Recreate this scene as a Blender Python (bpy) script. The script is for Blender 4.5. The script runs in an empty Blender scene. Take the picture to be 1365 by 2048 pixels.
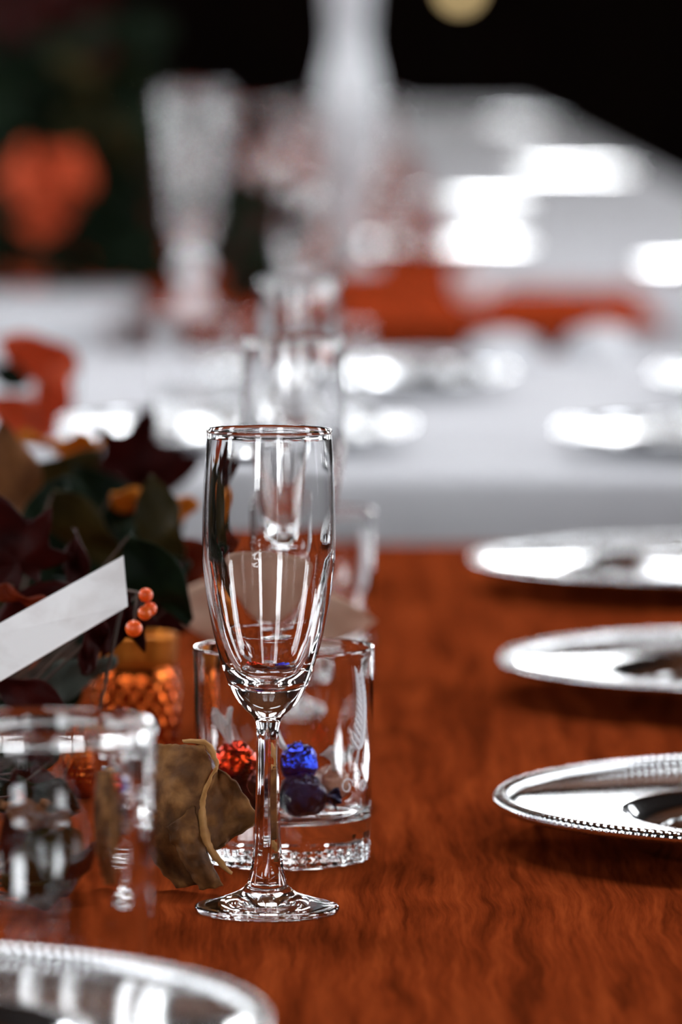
import bpy, math, random
from mathutils import Vector, Matrix, Euler, noise

random.seed(7)
SC = bpy.context.scene
COL = SC.collection
PI = math.pi

# ------------------------------------------------------------------ camera
T = 0.75                      # height of the wooden table top
CAMZ = T + 0.39
F = 12000.0                   # focal length in pixels of the 1365 x 2048 frame
PITCH = math.atan((1024 - 40) / F)
cam = bpy.data.cameras.new('camera')
camo = bpy.data.objects.new('camera', cam)
COL.objects.link(camo)
camo.location = (0, 0, CAMZ)
camo.rotation_euler = (PI / 2 - PITCH, 0, 0)
cam.sensor_fit = 'VERTICAL'
cam.sensor_height = 36.0
cam.sensor_width = 24.0
cam.lens = F / 2048 * 36.0
cam.clip_start = 0.05
cam.clip_end = 200
cam.dof.use_dof = True
cam.dof.focus_distance = 2.66
cam.dof.aperture_fstop = 7.4
SC.camera = camo

# ------------------------------------------------------------------ view, world
SC.view_settings.view_transform = 'Standard'
SC.view_settings.look = 'None'
SC.view_settings.exposure = -0.4
SC.view_settings.gamma = 1.0
SC.view_settings.use_curve_mapping = False
cy = SC.cycles
cy.use_denoising = True
cy.max_bounces = 24
cy.transmission_bounces = 20
cy.glossy_bounces = 8
cy.diffuse_bounces = 4
cy.transparent_max_bounces = 12
cy.blur_glossy = 0.4
cy.sample_clamp_indirect = 20.0
W_WIN = 24.0                  # brightness of the daylight in the windows
W_FAR = 55.0
w = bpy.data.worlds.new('world')
SC.world = w
w.use_nodes = True
w.node_tree.nodes['Background'].inputs[0].default_value = (0.55, 0.65, 0.8, 1)
w.node_tree.nodes['Background'].inputs[1].default_value = 0.6

# ------------------------------------------------------------------ materials
def s2l(c):
    return tuple(((v / 255) / 12.92 if v / 255 <= 0.04045 else ((v / 255 + 0.055) / 1.055) ** 2.4) for v in c)

def base_mat(name, rgb=(128, 128, 128), rough=0.5, metal=0.0, spec=0.5, **kw):
    m = bpy.data.materials.new(name)
    m.use_nodes = True
    b = m.node_tree.nodes['Principled BSDF']
    b.inputs['Base Color'].default_value = (*s2l(rgb), 1)
    b.inputs['Roughness'].default_value = rough
    b.inputs['Metallic'].default_value = metal
    b.inputs['Specular IOR Level'].default_value = spec
    for k, v in kw.items():
        b.inputs[k].default_value = v
    return m, m.node_tree.nodes, m.node_tree.links, b

def noise_mat(name, cols, scale=(20, 20, 20), rough=0.5, metal=0.0, spec=0.5, detail=4, bump=0.0, bump_scale=None, dist=0.3, stops=None, **kw):
    m, N, L, b = base_mat(name, cols[0], rough, metal, spec, **kw)
    tc = N.new('ShaderNodeTexCoord')
    mp = N.new('ShaderNodeMapping'); mp.inputs['Scale'].default_value = scale
    nz = N.new('ShaderNodeTexNoise'); nz.inputs['Scale'].default_value = 1.0
    nz.inputs['Detail'].default_value = detail; nz.inputs['Distortion'].default_value = dist
    cr = N.new('ShaderNodeValToRGB')
    L.new(tc.outputs['Object'], mp.inputs[0]); L.new(mp.outputs[0], nz.inputs['Vector'])
    L.new(nz.outputs['Fac'], cr.inputs[0]); L.new(cr.outputs[0], b.inputs['Base Color'])
    e = cr.color_ramp.elements
    n = len(cols)
    stops = stops or [0.3 + 0.4 * i / max(1, n - 1) for i in range(n)]
    while len(e) < n:
        e.new(0.5)
    for i, c in enumerate(cols):
        e[i].position = stops[i]; e[i].color = (*s2l(c), 1)
    if bump:
        bp = N.new('ShaderNodeBump'); bp.inputs['Strength'].default_value = bump
        bp.inputs['Distance'].default_value = 0.002
        if bump_scale:
            n2 = N.new('ShaderNodeTexNoise'); n2.inputs['Scale'].default_value = bump_scale
            L.new(tc.outputs['Object'], n2.inputs['Vector']); L.new(n2.outputs['Fac'], bp.inputs['Height'])
        else:
            L.new(nz.outputs['Fac'], bp.inputs['Height'])
        L.new(bp.outputs[0], b.inputs['Normal'])
    return m

def wood_mat(name, dark, mid, light, gx=95, gy=5.0, rough=0.6, spec=0.0):
    m, N, L, b = base_mat(name, mid, rough, 0, spec)
    tc = N.new('ShaderNodeTexCoord')
    # large slow wander of the grain
    nw = N.new('ShaderNodeTexNoise'); nw.inputs['Scale'].default_value = 9.0; nw.inputs['Detail'].default_value = 2
    L.new(tc.outputs['Object'], nw.inputs['Vector'])
    sub = N.new('ShaderNodeVectorMath'); sub.operation = 'SUBTRACT'; sub.inputs[1].default_value = (.5, .5, .5)
    L.new(nw.outputs['Color'], sub.inputs[0])
    scl = N.new('ShaderNodeVectorMath'); scl.operation = 'MULTIPLY'; scl.inputs[1].default_value = (0.014, 0.0, 0.0)
    L.new(sub.outputs[0], scl.inputs[0])
    add = N.new('ShaderNodeVectorMath'); L.new(tc.outputs['Object'], add.inputs[0]); L.new(scl.outputs[0], add.inputs[1])
    mp = N.new('ShaderNodeMapping'); mp.inputs['Scale'].default_value = (gx, gy, gx)
    L.new(add.outputs[0], mp.inputs[0])
    n1 = N.new('ShaderNodeTexNoise'); n1.inputs['Scale'].default_value = 1; n1.inputs['Detail'].default_value = 5
    n1.inputs['Distortion'].default_value = 0.6
    L.new(mp.outputs[0], n1.inputs['Vector'])
    mp2 = N.new('ShaderNodeMapping'); mp2.inputs['Scale'].default_value = (gx * 6, gy * 5, gx * 6)
    L.new(add.outputs[0], mp2.inputs[0])
    n2 = N.new('ShaderNodeTexNoise'); n2.inputs['Scale'].default_value = 1; n2.inputs['Detail'].default_value = 3
    L.new(mp2.outputs[0], n2.inputs['Vector'])
    mx = N.new('ShaderNodeMix'); mx.data_type = 'FLOAT'; mx.inputs[0].default_value = 0.3
    L.new(n1.outputs['Fac'], mx.inputs[2]); L.new(n2.outputs['Fac'], mx.inputs[3])
    cr = N.new('ShaderNodeValToRGB'); e = cr.color_ramp.elements
    e.new(0.5)
    for i, (p, c) in enumerate(((0.36, dark), (0.5, mid), (0.66, light))):
        e[i].position = p; e[i].color = (*s2l(c), 1)
    L.new(mx.outputs[0], cr.inputs[0]); L.new(cr.outputs[0], b.inputs['Base Color'])
    bp = N.new('ShaderNodeBump'); bp.inputs['Strength'].default_value = 0.12; bp.inputs['Distance'].default_value = 0.001
    L.new(mx.outputs[0], bp.inputs['Height']); L.new(bp.outputs[0], b.inputs['Normal'])
    return m

def glass_mat(name, tint=(1, 1, 1), rough=0.0, ior=1.5):
    m, N, L, b = base_mat(name, (255, 255, 255), rough)
    b.inputs['Base Color'].default_value = (*tint, 1)
    b.inputs['Transmission Weight'].default_value = 1.0
    b.inputs['IOR'].default_value = ior
    return m

def leaf_mat(name, a, c, rough=0.5, trans=0.25):
    m = noise_mat(name, [a, c], scale=(45, 18, 45), rough=rough, spec=0.08, bump=0.4)
    N, L = m.node_tree.nodes, m.node_tree.links
    b = N['Principled BSDF']; out = N['Material Output']
    tr = N.new('ShaderNodeBsdfTranslucent'); mix = N.new('ShaderNodeMixShader'); mix.inputs[0].default_value = trans
    src = b.inputs['Base Color'].links[0].from_socket
    L.new(src, tr.inputs[0]); L.new(b.outputs[0], mix.inputs[1]); L.new(tr.outputs[0], mix.inputs[2])
    L.new(mix.outputs[0], out.inputs[0])
    return m

def emit_mat(name, rgb, strength):
    m = bpy.data.materials.new(name); m.use_nodes = True
    N, L = m.node_tree.nodes, m.node_tree.links
    e = N.new('ShaderNodeEmission'); e.inputs[0].default_value = (*rgb, 1); e.inputs[1].default_value = strength
    L.new(e.outputs[0], N['Material Output'].inputs[0])
    return m

M = {}
M['wood'] = wood_mat('cherry_wood', (86, 32, 12), (117, 46, 19), (142, 61, 27))
M['woodfar'] = wood_mat('red_wood', (98, 32, 14), (152, 54, 25), (174, 72, 36))
M['glass'] = glass_mat('clear_glass', (1, 1, 1))
M['cellophane'] = glass_mat('clear_cellophane', (1, .98, .97), 0.25, 1.3)
M['cellophane'].node_tree.nodes['Principled BSDF'].inputs['Transmission Weight'].default_value = 0.7
M['etch'] = base_mat('frosted_etching', (235, 235, 240), 0.7)[0]
M['silver'] = noise_mat('polished_silver', [(216, 216, 218), (232, 232, 232)], (12, 12, 12), 0.1, 1.0, bump=0.015, bump_scale=25)
M['silverfar'] = noise_mat('bright_silver', [(225, 226, 228), (240, 240, 240)], (12, 12, 12), 0.17, 1.0)
M['cloth'] = noise_mat('white_linen', [(184, 183, 188), (198, 198, 202)], (6, 6, 6), 0.85, 0, 0.1, bump=0.2, bump_scale=220)
M['napkin'] = noise_mat('napkin_linen', [(186, 186, 190), (200, 200, 204)], (20, 20, 20), 0.85, 0, 0.1)
M['card'] = noise_mat('white_card_stock', [(232, 228, 228), (244, 242, 243)], (40, 40, 40), 0.7, 0, 0.2, stops=[.35, .5])
M['redfoil'] = noise_mat('red_foil', [(170, 22, 18), (225, 70, 25)], (80, 80, 80), 0.22, 1.0, bump=0.9, bump_scale=260)
M['bluefoil'] = noise_mat('blue_foil', [(14, 24, 120), (40, 70, 190)], (90, 90, 90), 0.2, 1.0, bump=0.9, bump_scale=280)
M['navyfoil'] = noise_mat('navy_foil', [(8, 9, 28), (18, 20, 55)], (90, 90, 90), 0.32, 0.8, bump=0.7, bump_scale=240)
M['maroonfoil'] = noise_mat('maroon_foil', [(50, 12, 12), (90, 25, 18)], (90, 90, 90), 0.3, 0.9, bump=0.7, bump_scale=240)
M['caramel'] = noise_mat('caramel_candy', [(150, 85, 60), (190, 130, 100)], (90, 90, 90), 0.3)
M['copper'] = noise_mat('mottled_copper', [(120, 44, 14), (176, 80, 30), (214, 120, 56)], (70, 70, 70), 0.26, 1.0, detail=3)
M['gold'] = noise_mat('brushed_gold', [(160, 88, 20), (196, 116, 36)], (30, 30, 30), 0.35, 0.8)
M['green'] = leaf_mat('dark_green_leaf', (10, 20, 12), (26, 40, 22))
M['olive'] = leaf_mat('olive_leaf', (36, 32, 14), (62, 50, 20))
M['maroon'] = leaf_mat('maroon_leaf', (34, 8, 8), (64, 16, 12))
M['rust'] = leaf_mat('rust_leaf', (82, 24, 8), (128, 44, 14))
M['mustard'] = leaf_mat('mustard_leaf', (170, 96, 22), (206, 128, 40))
M['tan'] = leaf_mat('tan_dry_leaf', (90, 54, 30), (140, 92, 54), 0.6)
M['brown'] = leaf_mat('brown_dry_leaf', (74, 42, 18), (138, 88, 44), 0.6)
M['curl'] = noise_mat('curled_leaf', [(52, 30, 14), (96, 60, 28), (150, 104, 58)], (70, 70, 70), 0.65, 0, 0.2, bump=0.5)
M['curledge'] = noise_mat('pale_leaf_edge', [(136, 92, 46), (186, 138, 82)], (90, 90, 90), 0.65, 0, 0.2)
M['beige'] = leaf_mat('beige_dry_leaf', (190, 152, 130), (222, 190, 170), 0.6)
M['orange'] = leaf_mat('orange_leaf', (172, 56, 22), (210, 92, 56), 0.5)
M['greygreen'] = leaf_mat('grey_green_leaf', (60, 66, 60), (92, 98, 90), 0.55)
M['stem'] = noise_mat('brown_stem', [(50, 30, 18), (74, 46, 26)], (60, 60, 60), 0.7)
M['berry'] = noise_mat('orange_berry', [(226, 70, 16), (244, 104, 30)], (60, 60, 60), 0.3, 0, 0.5, **{'Subsurface Weight': 0.2})
M['pumpkin'] = noise_mat('orange_pumpkin', [(214, 64, 18), (236, 92, 34)], (14, 14, 14), 0.5)
M['wall'] = noise_mat('dark_wall', [(20, 14, 12), (32, 22, 18)], (3, 3, 3), 0.8, 0, 0.1)
M['ceil'] = wood_mat('dark_timber', (60, 32, 16), (96, 54, 28), (120, 70, 38), 8, 0.6, 0.7, 0.1)
M['floor'] = wood_mat('floor_boards', (26, 16, 10), (44, 28, 18), (60, 38, 24), 14, 0.7, 0.6, 0.2)
M['frame'] = noise_mat('window_paint', [(60, 46, 38), (80, 62, 50)], (8, 8, 8), 0.6)
M['day'] = emit_mat('daylight_pane', (0.93, 0.97, 1.0), W_WIN)
M['dayfar'] = emit_mat('daylight_pane_far', (0.95, 0.98, 1.0), W_FAR)
M['opal'] = noise_mat('pale_opal_glass', [(226, 228, 232), (240, 241, 244)], (20, 20, 20), 0.25, 0, 0.5, **{'Transmission Weight': 0.4})
M['glint_white'] = noise_mat('white_for_glints', [(238, 240, 244), (246, 247, 250)], (20, 20, 20), 0.15)  # plain white that stands in for bright glints
M['bulb'] = emit_mat('warm_bulb', (1.0, 0.72, 0.34), 3.0)
M['brass'] = noise_mat('dark_metal', [(20, 16, 12), (30, 24, 18)], (30, 30, 30), 0.6, 0.3)

# ------------------------------------------------------------------ helpers
def P(px, py, d):
    """a point of the place: on the sight line of a pixel, d metres down the table"""
    fwd = Vector((0, math.cos(PITCH), -math.sin(PITCH)))
    up = Vector((0, math.sin(PITCH), math.cos(PITCH)))
    v = fwd + Vector((1, 0, 0)) * ((px - 682.5) / F) + up * ((1024 - py) / F)
    return Vector((0, 0, CAMZ)) + v * (d / v.y)

def pix(p):
    q = Vector(p) - Vector((0, 0, CAMZ))
    z = q.y * math.cos(PITCH) - q.z * math.sin(PITCH)
    u = q.y * math.sin(PITCH) + q.z * math.cos(PITCH)
    return 682.5 + F * q.x / z, 1024 - F * u / z

def mesh(name, verts, faces, smooth=True):
    me = bpy.data.meshes.new(name)
    me.from_pydata([tuple(v) for v in verts], [], faces)
    me.validate(); me.update()
    if smooth:
        for p in me.polygons:
            p.use_smooth = True
    return me

def obj(name, geo, mat, parent=None, loc=None, rot=None, smooth=True):
    me = geo if isinstance(geo, bpy.types.Mesh) else mesh(name, geo[0], geo[1], smooth)
    if mat is not None and not me.materials:
        me.materials.append(M[mat])
    o = bpy.data.objects.new(name, me)
    COL.objects.link(o)
    if parent:
        o.parent = parent
    if loc is not None:
        o.location = loc
    if rot is not None:
        o.rotation_euler = rot
    return o

def thing(name, label, cat, loc=(0, 0, 0), rotz=0, group=None):
    o = bpy.data.objects.new(name, None)
    o.empty_display_size = 0.05
    COL.objects.link(o)
    o.location = loc; o.rotation_euler = (0, 0, rotz)
    o['label'] = label; o['category'] = cat
    if group:
        o['group'] = group
    return o

def tag(o, label, cat, group=None, kind=None):
    o['label'] = label; o['category'] = cat
    if group:
        o['group'] = group
    if kind:
        o['kind'] = kind
    return o

def struct(name, geo, mat, parent=None):
    o = obj(name, geo, mat, parent, smooth=False)
    if not parent:
        o['kind'] = 'structure'
    return o

def copy_thing(root, loc, label, rotz=None, group=None):
    r = root.copy(); COL.objects.link(r); r.location = loc
    if rotz is not None:
        r.rotation_euler = (0, 0, rotz)
    r['label'] = label
    if group:
        r['group'] = group
    for ch in list(root.children):
        c = ch.copy(); COL.objects.link(c); c.parent = r
        for g in list(ch.children):
            d = g.copy(); COL.objects.link(d); d.parent = c
    return r

def spline(pts, k=6):
    """Catmull-Rom through the points"""
    out = []
    n = len(pts)
    for i in range(n - 1):
        p0, p1, p2, p3 = pts[max(0, i - 1)], pts[i], pts[i + 1], pts[min(n - 1, i + 2)]
        for j in range(k):
            t = j / k
            out.append(tuple(0.5 * (2 * b + (c - a) * t + (2 * a - 5 * b + 4 * c - d) * t * t + (3 * b - a - 3 * c + d) * t ** 3)
                             for a, b, c, d in zip(p0, p1, p2, p3)))
    out.append(tuple(pts[-1]))
    return out

def lathe(prof, segs=64, mod=None):
    V, Fc, rows = [], [], []
    for r, z in prof:
        if abs(r) < 1e-6:
            rows.append([len(V)]); V.append((0, 0, z))
        else:
            row = []
            for j in range(segs):
                a = 2 * PI * j / segs
                rr, zz = (r, z) if mod is None else mod(a, r, z)
                row.append(len(V)); V.append((rr * math.cos(a), rr * math.sin(a), zz))
            rows.append(row)
    for A, B in zip(rows, rows[1:]):
        if len(A) == 1 and len(B) == 1:
            continue
        for j in range(segs):
            k = (j + 1) % segs
            if len(A) == 1:
                Fc.append((A[0], B[k], B[j]))
            elif len(B) == 1:
                Fc.append((A[j], A[k], B[0]))
            else:
                Fc.append((A[j], A[k], B[k], B[j]))
    return V, Fc

def join(*gs):
    V, Fc = [], []
    for v, f in gs:
        o = len(V)
        V += list(v)
        Fc += [tuple(i + o for i in q) for q in f]
    return V, Fc

def xf(geo, mat):
    return [mat @ Vector(v) for v in geo[0]], geo[1]

def box(x0, x1, y0, y1, z0, z1, bv=0.0):
    if bv <= 0:
        V = [(x0, y0, z0), (x1, y0, z0), (x1, y1, z0), (x0, y1, z0), (x0, y0, z1), (x1, y0, z1), (x1, y1, z1), (x0, y1, z1)]
        return V, [(0, 3, 2, 1), (4, 5, 6, 7), (0, 1, 5, 4), (1, 2, 6, 5), (2, 3, 7, 6), (3, 0, 4, 7)]
    V, rows = [], []
    prof = [(bv, z0), (0, z0 + bv)] + [(bv * (1 - math.cos(a)), z1 - bv + bv * math.sin(a)) for a in (0, PI / 6, PI / 3, PI / 2)]
    for ins, z in prof:
        rows.append([len(V) + i for i in range(4)])
        V += [(x0 + ins, y0 + ins, z), (x1 - ins, y0 + ins, z), (x1 - ins, y1 - ins, z), (x0 + ins, y1 - ins, z)]
    Fc = [tuple(reversed(rows[0])), tuple(rows[-1])]
    for A, B in zip(rows, rows[1:]):
        for j in range(4):
            k = (j + 1) % 4
            Fc.append((A[j], A[k], B[k], B[j]))
    return V, Fc

def tube(pts, rad, segs=10, cap=True):
    V, Fc = [], []
    pts = [Vector(p) for p in pts]
    rows = []
    for i, p in enumerate(pts):
        t = (pts[min(i + 1, len(pts) - 1)] - pts[max(i - 1, 0)]).normalized()
        a = t.cross(Vector((0, 0, 1)) if abs(t.z) < 0.9 else Vector((1, 0, 0))).normalized()
        b = a.cross(t)
        r = rad[i] if isinstance(rad, (list, tuple)) else rad
        rows.append([len(V) + j for j in range(segs)])
        for j in range(segs):
            q = 2 * PI * j / segs
            V.append(p + a * (r * math.cos(q)) - b * (r * math.sin(q)))
    for A, B in zip(rows, rows[1:]):
        for j in range(segs):
            k = (j + 1) % segs
            Fc.append((A[j], A[k], B[k], B[j]))
    if cap:
        Fc.append(tuple(reversed(rows[0]))); Fc.append(tuple(rows[-1]))
    return V, Fc

def solid(geo, th):
    """gives a thin sheet a real thickness"""
    me = mesh('tmp', geo[0], geo[1])
    n = [v.normal.copy() for v in me.vertices]
    V = [Vector(v) for v in geo[0]]
    k = len(V)
    W = [v + a * (th / 2) for v, a in zip(V, n)] + [v - a * (th / 2) for v, a in zip(V, n)]
    Fc = list(geo[1]) + [tuple(i + k for i in reversed(f)) for f in geo[1]]
    cnt = {}
    for f in geo[1]:
        for a, b in zip(f, f[1:] + f[:1]):
            cnt[(a, b)] = 1
    for (a, b) in cnt:
        if (b, a) not in cnt:
            Fc.append((b, a, a + k, b + k))
    bpy.data.meshes.remove(me)
    return W, Fc

def leaf_geo(L=0.06, Wd=0.035, fold=0.15, curl=0.3, wave=0.004, seed=0, nu=14, nv=8, edge=0.0, th=0.0007):
    V, Fc = [], []
    for i in range(nu + 1):
        u = i / nu
        hw = Wd / 2 * (math.sin(PI * u ** 0.8) ** 0.75 + 0.012)
        for j in range(nv + 1):
            v = -1 + 2 * j / nv
            x = v * hw
            z = fold * abs(x) + wave * math.sin(u * 9 + seed * 1.7 + v * 2) * abs(v) - curl * L * (u - 0.45) ** 2 + edge * Wd * v * v
            nn = noise.noise(Vector((x * 60, u * 4, seed * 3.1))) * wave
            V.append((x, (u - 0.0) * L, z + nn))
    for i in range(nu):
        for j in range(nv):
            a = i * (nv + 1) + j
            Fc.append((a, a + 1, a + nv + 2, a + nv + 1))
    return solid((V, Fc), th)

def maple_geo(R=0.05, seed=0, cup=0.25, wave=0.004, th=0.0007):
    """five-lobed leaf, stalk at the origin, lobes towards +y"""
    keys = [(-90, .12), (-70, .42), (-52, .30), (-28, .52), (-12, .80), (2, .50), (18, .56), (36, .95), (50, .60), (66, .58), (90, 1.12)]
    keys = keys + [(180 - a, r) for a, r in reversed(keys[:-1])]
    rings, n = 6, 0
    V, Fc = [(0, R * 0.45, 0)], []
    outline = []
    for (a0, r0), (a1, r1) in zip(keys, keys[1:]):
        for t in (0, 0.5):
            outline.append((math.radians(a0 + (a1 - a0) * t), (r0 + (r1 - r0) * t) * (1.0 if t == 0 else 0.97)))
    outline.append((math.radians(keys[-1][0]), keys[-1][1]))
    n = len(outline)
    for k in range(1, rings + 1):
        for a, r in outline:
            q = R * r * k / rings
            x, y = q * math.cos(a), R * 0.45 + q * math.sin(a)
            z = cup * (q * q) / R + wave * math.sin(3 * a + seed) * (k / rings) + wave * noise.noise(Vector((x * 50, y * 50, seed)))
            V.append((x, y, z))
    for j in range(n - 1):
        Fc.append((0, 1 + j, 2 + j))
    for k in range(rings - 1):
        for j in range(n - 1):
            a = 1 + k * n + j
            Fc.append((a, a + n, a + n + 1, a + 1))
    return solid((V, Fc), th)

def face_cam(roll=0, tilt=0, yaw=0):
    """turns a leaf so that it stands up and looks down the table, then rolls, tilts and yaws it"""
    return (Matrix.Rotation(math.radians(yaw), 4, 'Z') @ Matrix.Rotation(math.radians(90 + tilt), 4, 'X') @ Matrix.Rotation(math.radians(roll), 4, 'Z'))

# ------------------------------------------------------------------ the room
RX0, RX1, RY0, RY1, RZ = -5.0, 6.0, -4.0, 32.0, 7.0
struct('floor', box(RX0 - .2, RX1 + .2, RY0 - .2, RY1 + .2, -0.1, 0), 'floor')
ADDED_SKYLIGHTS = [(-2.4, -.4, 5.0, 7.2), (.8, 2.8, 5.0, 7.2)]  # unseen skylights, added to brighten the glass rims from above
cl = [box(RX0 - .2, RX1 + .2, RY0 - .2, 5.0, RZ, RZ + .1), box(RX0 - .2, RX1 + .2, 7.2, RY1 + .2, RZ, RZ + .1)]
cl += [box(a, b, 5.0, 7.2, RZ, RZ + .1) for a, b in ((RX0 - .2, -2.4), (-.4, .8), (2.8, RX1 + .2))]
struct('ceiling', join(*cl), 'ceil')

wn = [0]
def wall_with_windows(name, axis, c, a0, a1, wins):
    """a wall in the plane x=c or y=c, with true openings; wins = (start, end, sill, head)"""
    parts = []
    def slab(p0, p1, z0, z1):
        if p1 - p0 < 1e-4 or z1 - z0 < 1e-4:
            return
        parts.append(box(c - .1, c + .1, p0, p1, z0, z1) if axis == 'x' else box(p0, p1, c - .1, c + .1, z0, z1))
    prev = a0
    for (s, e, z0, z1) in wins:
        slab(prev, s, 0, RZ); slab(s, e, 0, z0); slab(s, e, z1, RZ)
        prev = e
    slab(prev, a1, 0, RZ)
    struct(name, join(*parts), 'wall')
    for (s, e, z0, z1) in wins:
        wn[0] += 1
        fr = []
        def bar(p0, p1, q0, q1):
            return box(c - .05, c + .05, p0, p1, q0, q1) if axis == 'x' else box(p0, p1, c - .05, c + .05, q0, q1)
        fr += [bar(s, s + .07, z0, z1), bar(e - .07, e, z0, z1), bar(s + .07, e - .07, z0, z0 + .07), bar(s + .07, e - .07, z1 - .07, z1)]
        mid = (s + e) / 2
        fr.append(bar(mid - .025, mid + .025, z0 + .07, z1 - .07))
        f = struct('window_%d' % wn[0], join(*fr), 'frame')
        pane = box(c - .01, c + .01, s + .07, e - .07, z0 + .07, z1 - .07) if axis == 'x' else box(s + .07, e - .07, c - .01, c + .01, z0 + .07, z1 - .07)
        obj('window_pane', pane, 'dayfar' if name == 'wall_far' else 'day', f, smooth=False)

wall_with_windows('wall_left', 'x', RX0, RY0, RY1, [(1.2, 2.2, 1.2, 3.6), (4.6, 5.6, 1.2, 3.6), (9.0, 10.4, 1.2, 3.6), (14.5, 16, 1.2, 3.6)])
wall_with_windows('wall_right', 'x', RX1, RY0, RY1, [(1.0, 2.2, 1.2, 3.8), (4.6, 6.0, 1.2, 3.8), (9.0, 10.6, 1.2, 3.8), (14.5, 16.2, 1.2, 3.8)])
wall_with_windows('wall_far', 'y', RY1, RX0, RX1, [(-3.6, -2.0, 3.3, 4.9), (-1.2, -.2, 3.3, 4.9), (.55, 2.6, 3.3, 4.9), (3.6, 4.8, 3.3, 4.9)])
wall_with_windows('wall_back', 'y', RY0, RX0, RX1, [(-3.2, -1.8, 1.0, 3.2), (1.6, 2.4, 1.0, 3.2)])

for (a, b, c, d) in ADDED_SKYLIGHTS:  # frames and glowing panes of the added skylights
    wn[0] += 1
    f = struct('window_%d' % wn[0], join(box(a, a + .06, c, d, RZ - .03, RZ + .05), box(b - .06, b, c, d, RZ - .03, RZ + .05), box(a + .06, b - .06, c, c + .06, RZ - .03, RZ + .05),
                                         box(a + .06, b - .06, d - .06, d, RZ - .03, RZ + .05), box((a + b) / 2 - .02, (a + b) / 2 + .02, c + .06, d - .06, RZ - .03, RZ + .05)), 'frame')
    obj('window_pane', box(a + .06, b - .06, c + .06, d - .06, RZ + .02, RZ + .04), 'day', f, smooth=False)

# ------------------------------------------------------------------ tables
def table(name, label, x0, x1, y0, y1, mat, top=T, th=0.035):
    t = thing(name, label, 'table', ((x0 + x1) / 2, (y0 + y1) / 2, 0))
    hx, hy = (x1 - x0) / 2, (y1 - y0) / 2
    obj('tabletop', box(-hx, hx, -hy, hy, top - th, top, 0.006), mat, t, smooth=False)
    a = 0.06
    obj('apron', join(box(-hx + a, hx - a, -hy + a, -hy + a + .02, top - th - .08, top - th),
                      box(-hx + a, hx - a, hy - a - .02, hy - a, top - th - .08, top - th),
                      box(-hx + a, -hx + a + .02, -hy + a + .02, hy - a - .02, top - th - .08, top - th),
                      box(hx - a - .02, hx - a, -hy + a + .02, hy - a - .02, top - th - .08, top - th)), mat, t, smooth=False)
    for sx in (-1, 1):
        for sy in (-1, 1):
            cx, cy_ = sx * (hx - a - .055), sy * (hy - a - .055)
            obj('leg', box(cx - .03, cx + .03, cy_ - .03, cy_ + .03, 0, top - th), mat, t, smooth=False)
    return t

table('dining_table', 'long reddish brown wooden table in front carrying the sharp champagne flute', -0.75, 0.55, 1.2, 4.47, 'wood')
table('dining_table', 'table hidden beneath white cloth just beyond the front wooden table', -1.1, 1.1, 5.16, 7.02, 'woodfar', T - 0.004)
table('dining_table', 'bare reddish wooden table showing as a narrow band behind the white clothed table', -.25, 0.425, 7.82, 8.74, 'woodfar', T, .016)
table('dining_table', 'table hidden beneath white cloth at left behind the crystal vase', -1.3, -.30, 7.95, 8.74, 'woodfar', T - 0.004)
table('dining_table', 'long wooden table at the far end, white cloth along its right side', -1.1, 0.80, 8.98, 26.0, 'woodfar')

def cloth_geo(hx, hy, z, drop, cr=0.05, fold=0.02, nper=160):
    """top, rounded edge and a hem that falls in soft folds"""
    per = []
    side = [(hx, hy), (-hx, hy), (-hx, -hy), (hx, -hy)]
    L = 4 * (hx + hy)
    # walk round a rounded rectangle
    def pt(s):
        segs = [(Vector((hx, -hy + cr)), Vector((hx, hy - cr))), (Vector((hx - cr, hy)), Vector((-hx + cr, hy))),
                (Vector((-hx, hy - cr)), Vector((-hx, -hy + cr))), (Vector((-hx + cr, -hy)), Vector((hx - cr, -hy)))]
        cs = [Vector((hx - cr, hy - cr)), Vector((-hx + cr, hy - cr)), Vector((-hx + cr, -hy + cr)), Vector((hx - cr, -hy + cr))]
        k = 0
        while True:
            a, b = segs[k % 4]
            l = (b - a).length
            if s <= l:
                d = (b - a).normalized()
                return a + d * s, Vector((d.y, -d.x))
            s -= l
            arc = PI / 2 * cr
            if s <= arc:
                q = k * PI / 2 + s / cr
                n = Vector((math.cos(q), math.sin(q)))
                return cs[k % 4] + n * cr, n
            s -= arc
            k += 1
            if k > 3:
                return segs[0][0].copy(), Vector((1, 0))
    tot = 2 * (2 * hx - 2 * cr) + 2 * (2 * hy - 2 * cr) + 2 * PI * cr
    V, Fc, rows = [], [], []
    prof = [(-0.04, 0.0), (-0.012, 0.0), (-0.004, -0.002), (0.0, -0.010)] + [(0.004, -0.010 - drop * k / 8) for k in range(1, 9)]
    for off, dz in prof:
        row = []
        for i in range(nper):
            p, n = pt(tot * i / nper)
            o = off
            if dz < -0.02:
                f = min(1, -dz / drop)
                ph = tot * i / nper
                o = off + fold * f * (1.05 + math.sin(ph * 21) * 0.7 + math.sin(ph * 8.3 + 1) * 0.35)
            q = p + n * o
            row.append(len(V)); V.append((q.x, q.y, z + dz))
        rows.append(row)
    for A, B in zip(rows, rows[1:]):
        for j in range(nper):
            k = (j + 1) % nper
            Fc.append((A[j], B[j], B[k], A[k]))
    Fc.append(tuple(rows[0]))
    return V, Fc

def cloth(label, x0, x1, y0, y1, drop, nper):
    o = obj('tablecloth', solid(cloth_geo((x1 - x0) / 2 + .012, (y1 - y0) / 2 + .012, 0, drop, nper=nper), .002), 'cloth', None, ((x0 + x1) / 2, (y0 + y1) / 2, T - 0.001))
    return tag(o, label, 'tablecloth')

cloth('white cloth hanging over the table just beyond the front wooden table', -1.1, 1.1, 5.16, 7.02, 0.45, 240)
cloth('white cloth over the table at left that carries the tall dark foliage', -1.3, -.30, 7.95, 8.74, 0.45, 160)
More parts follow.
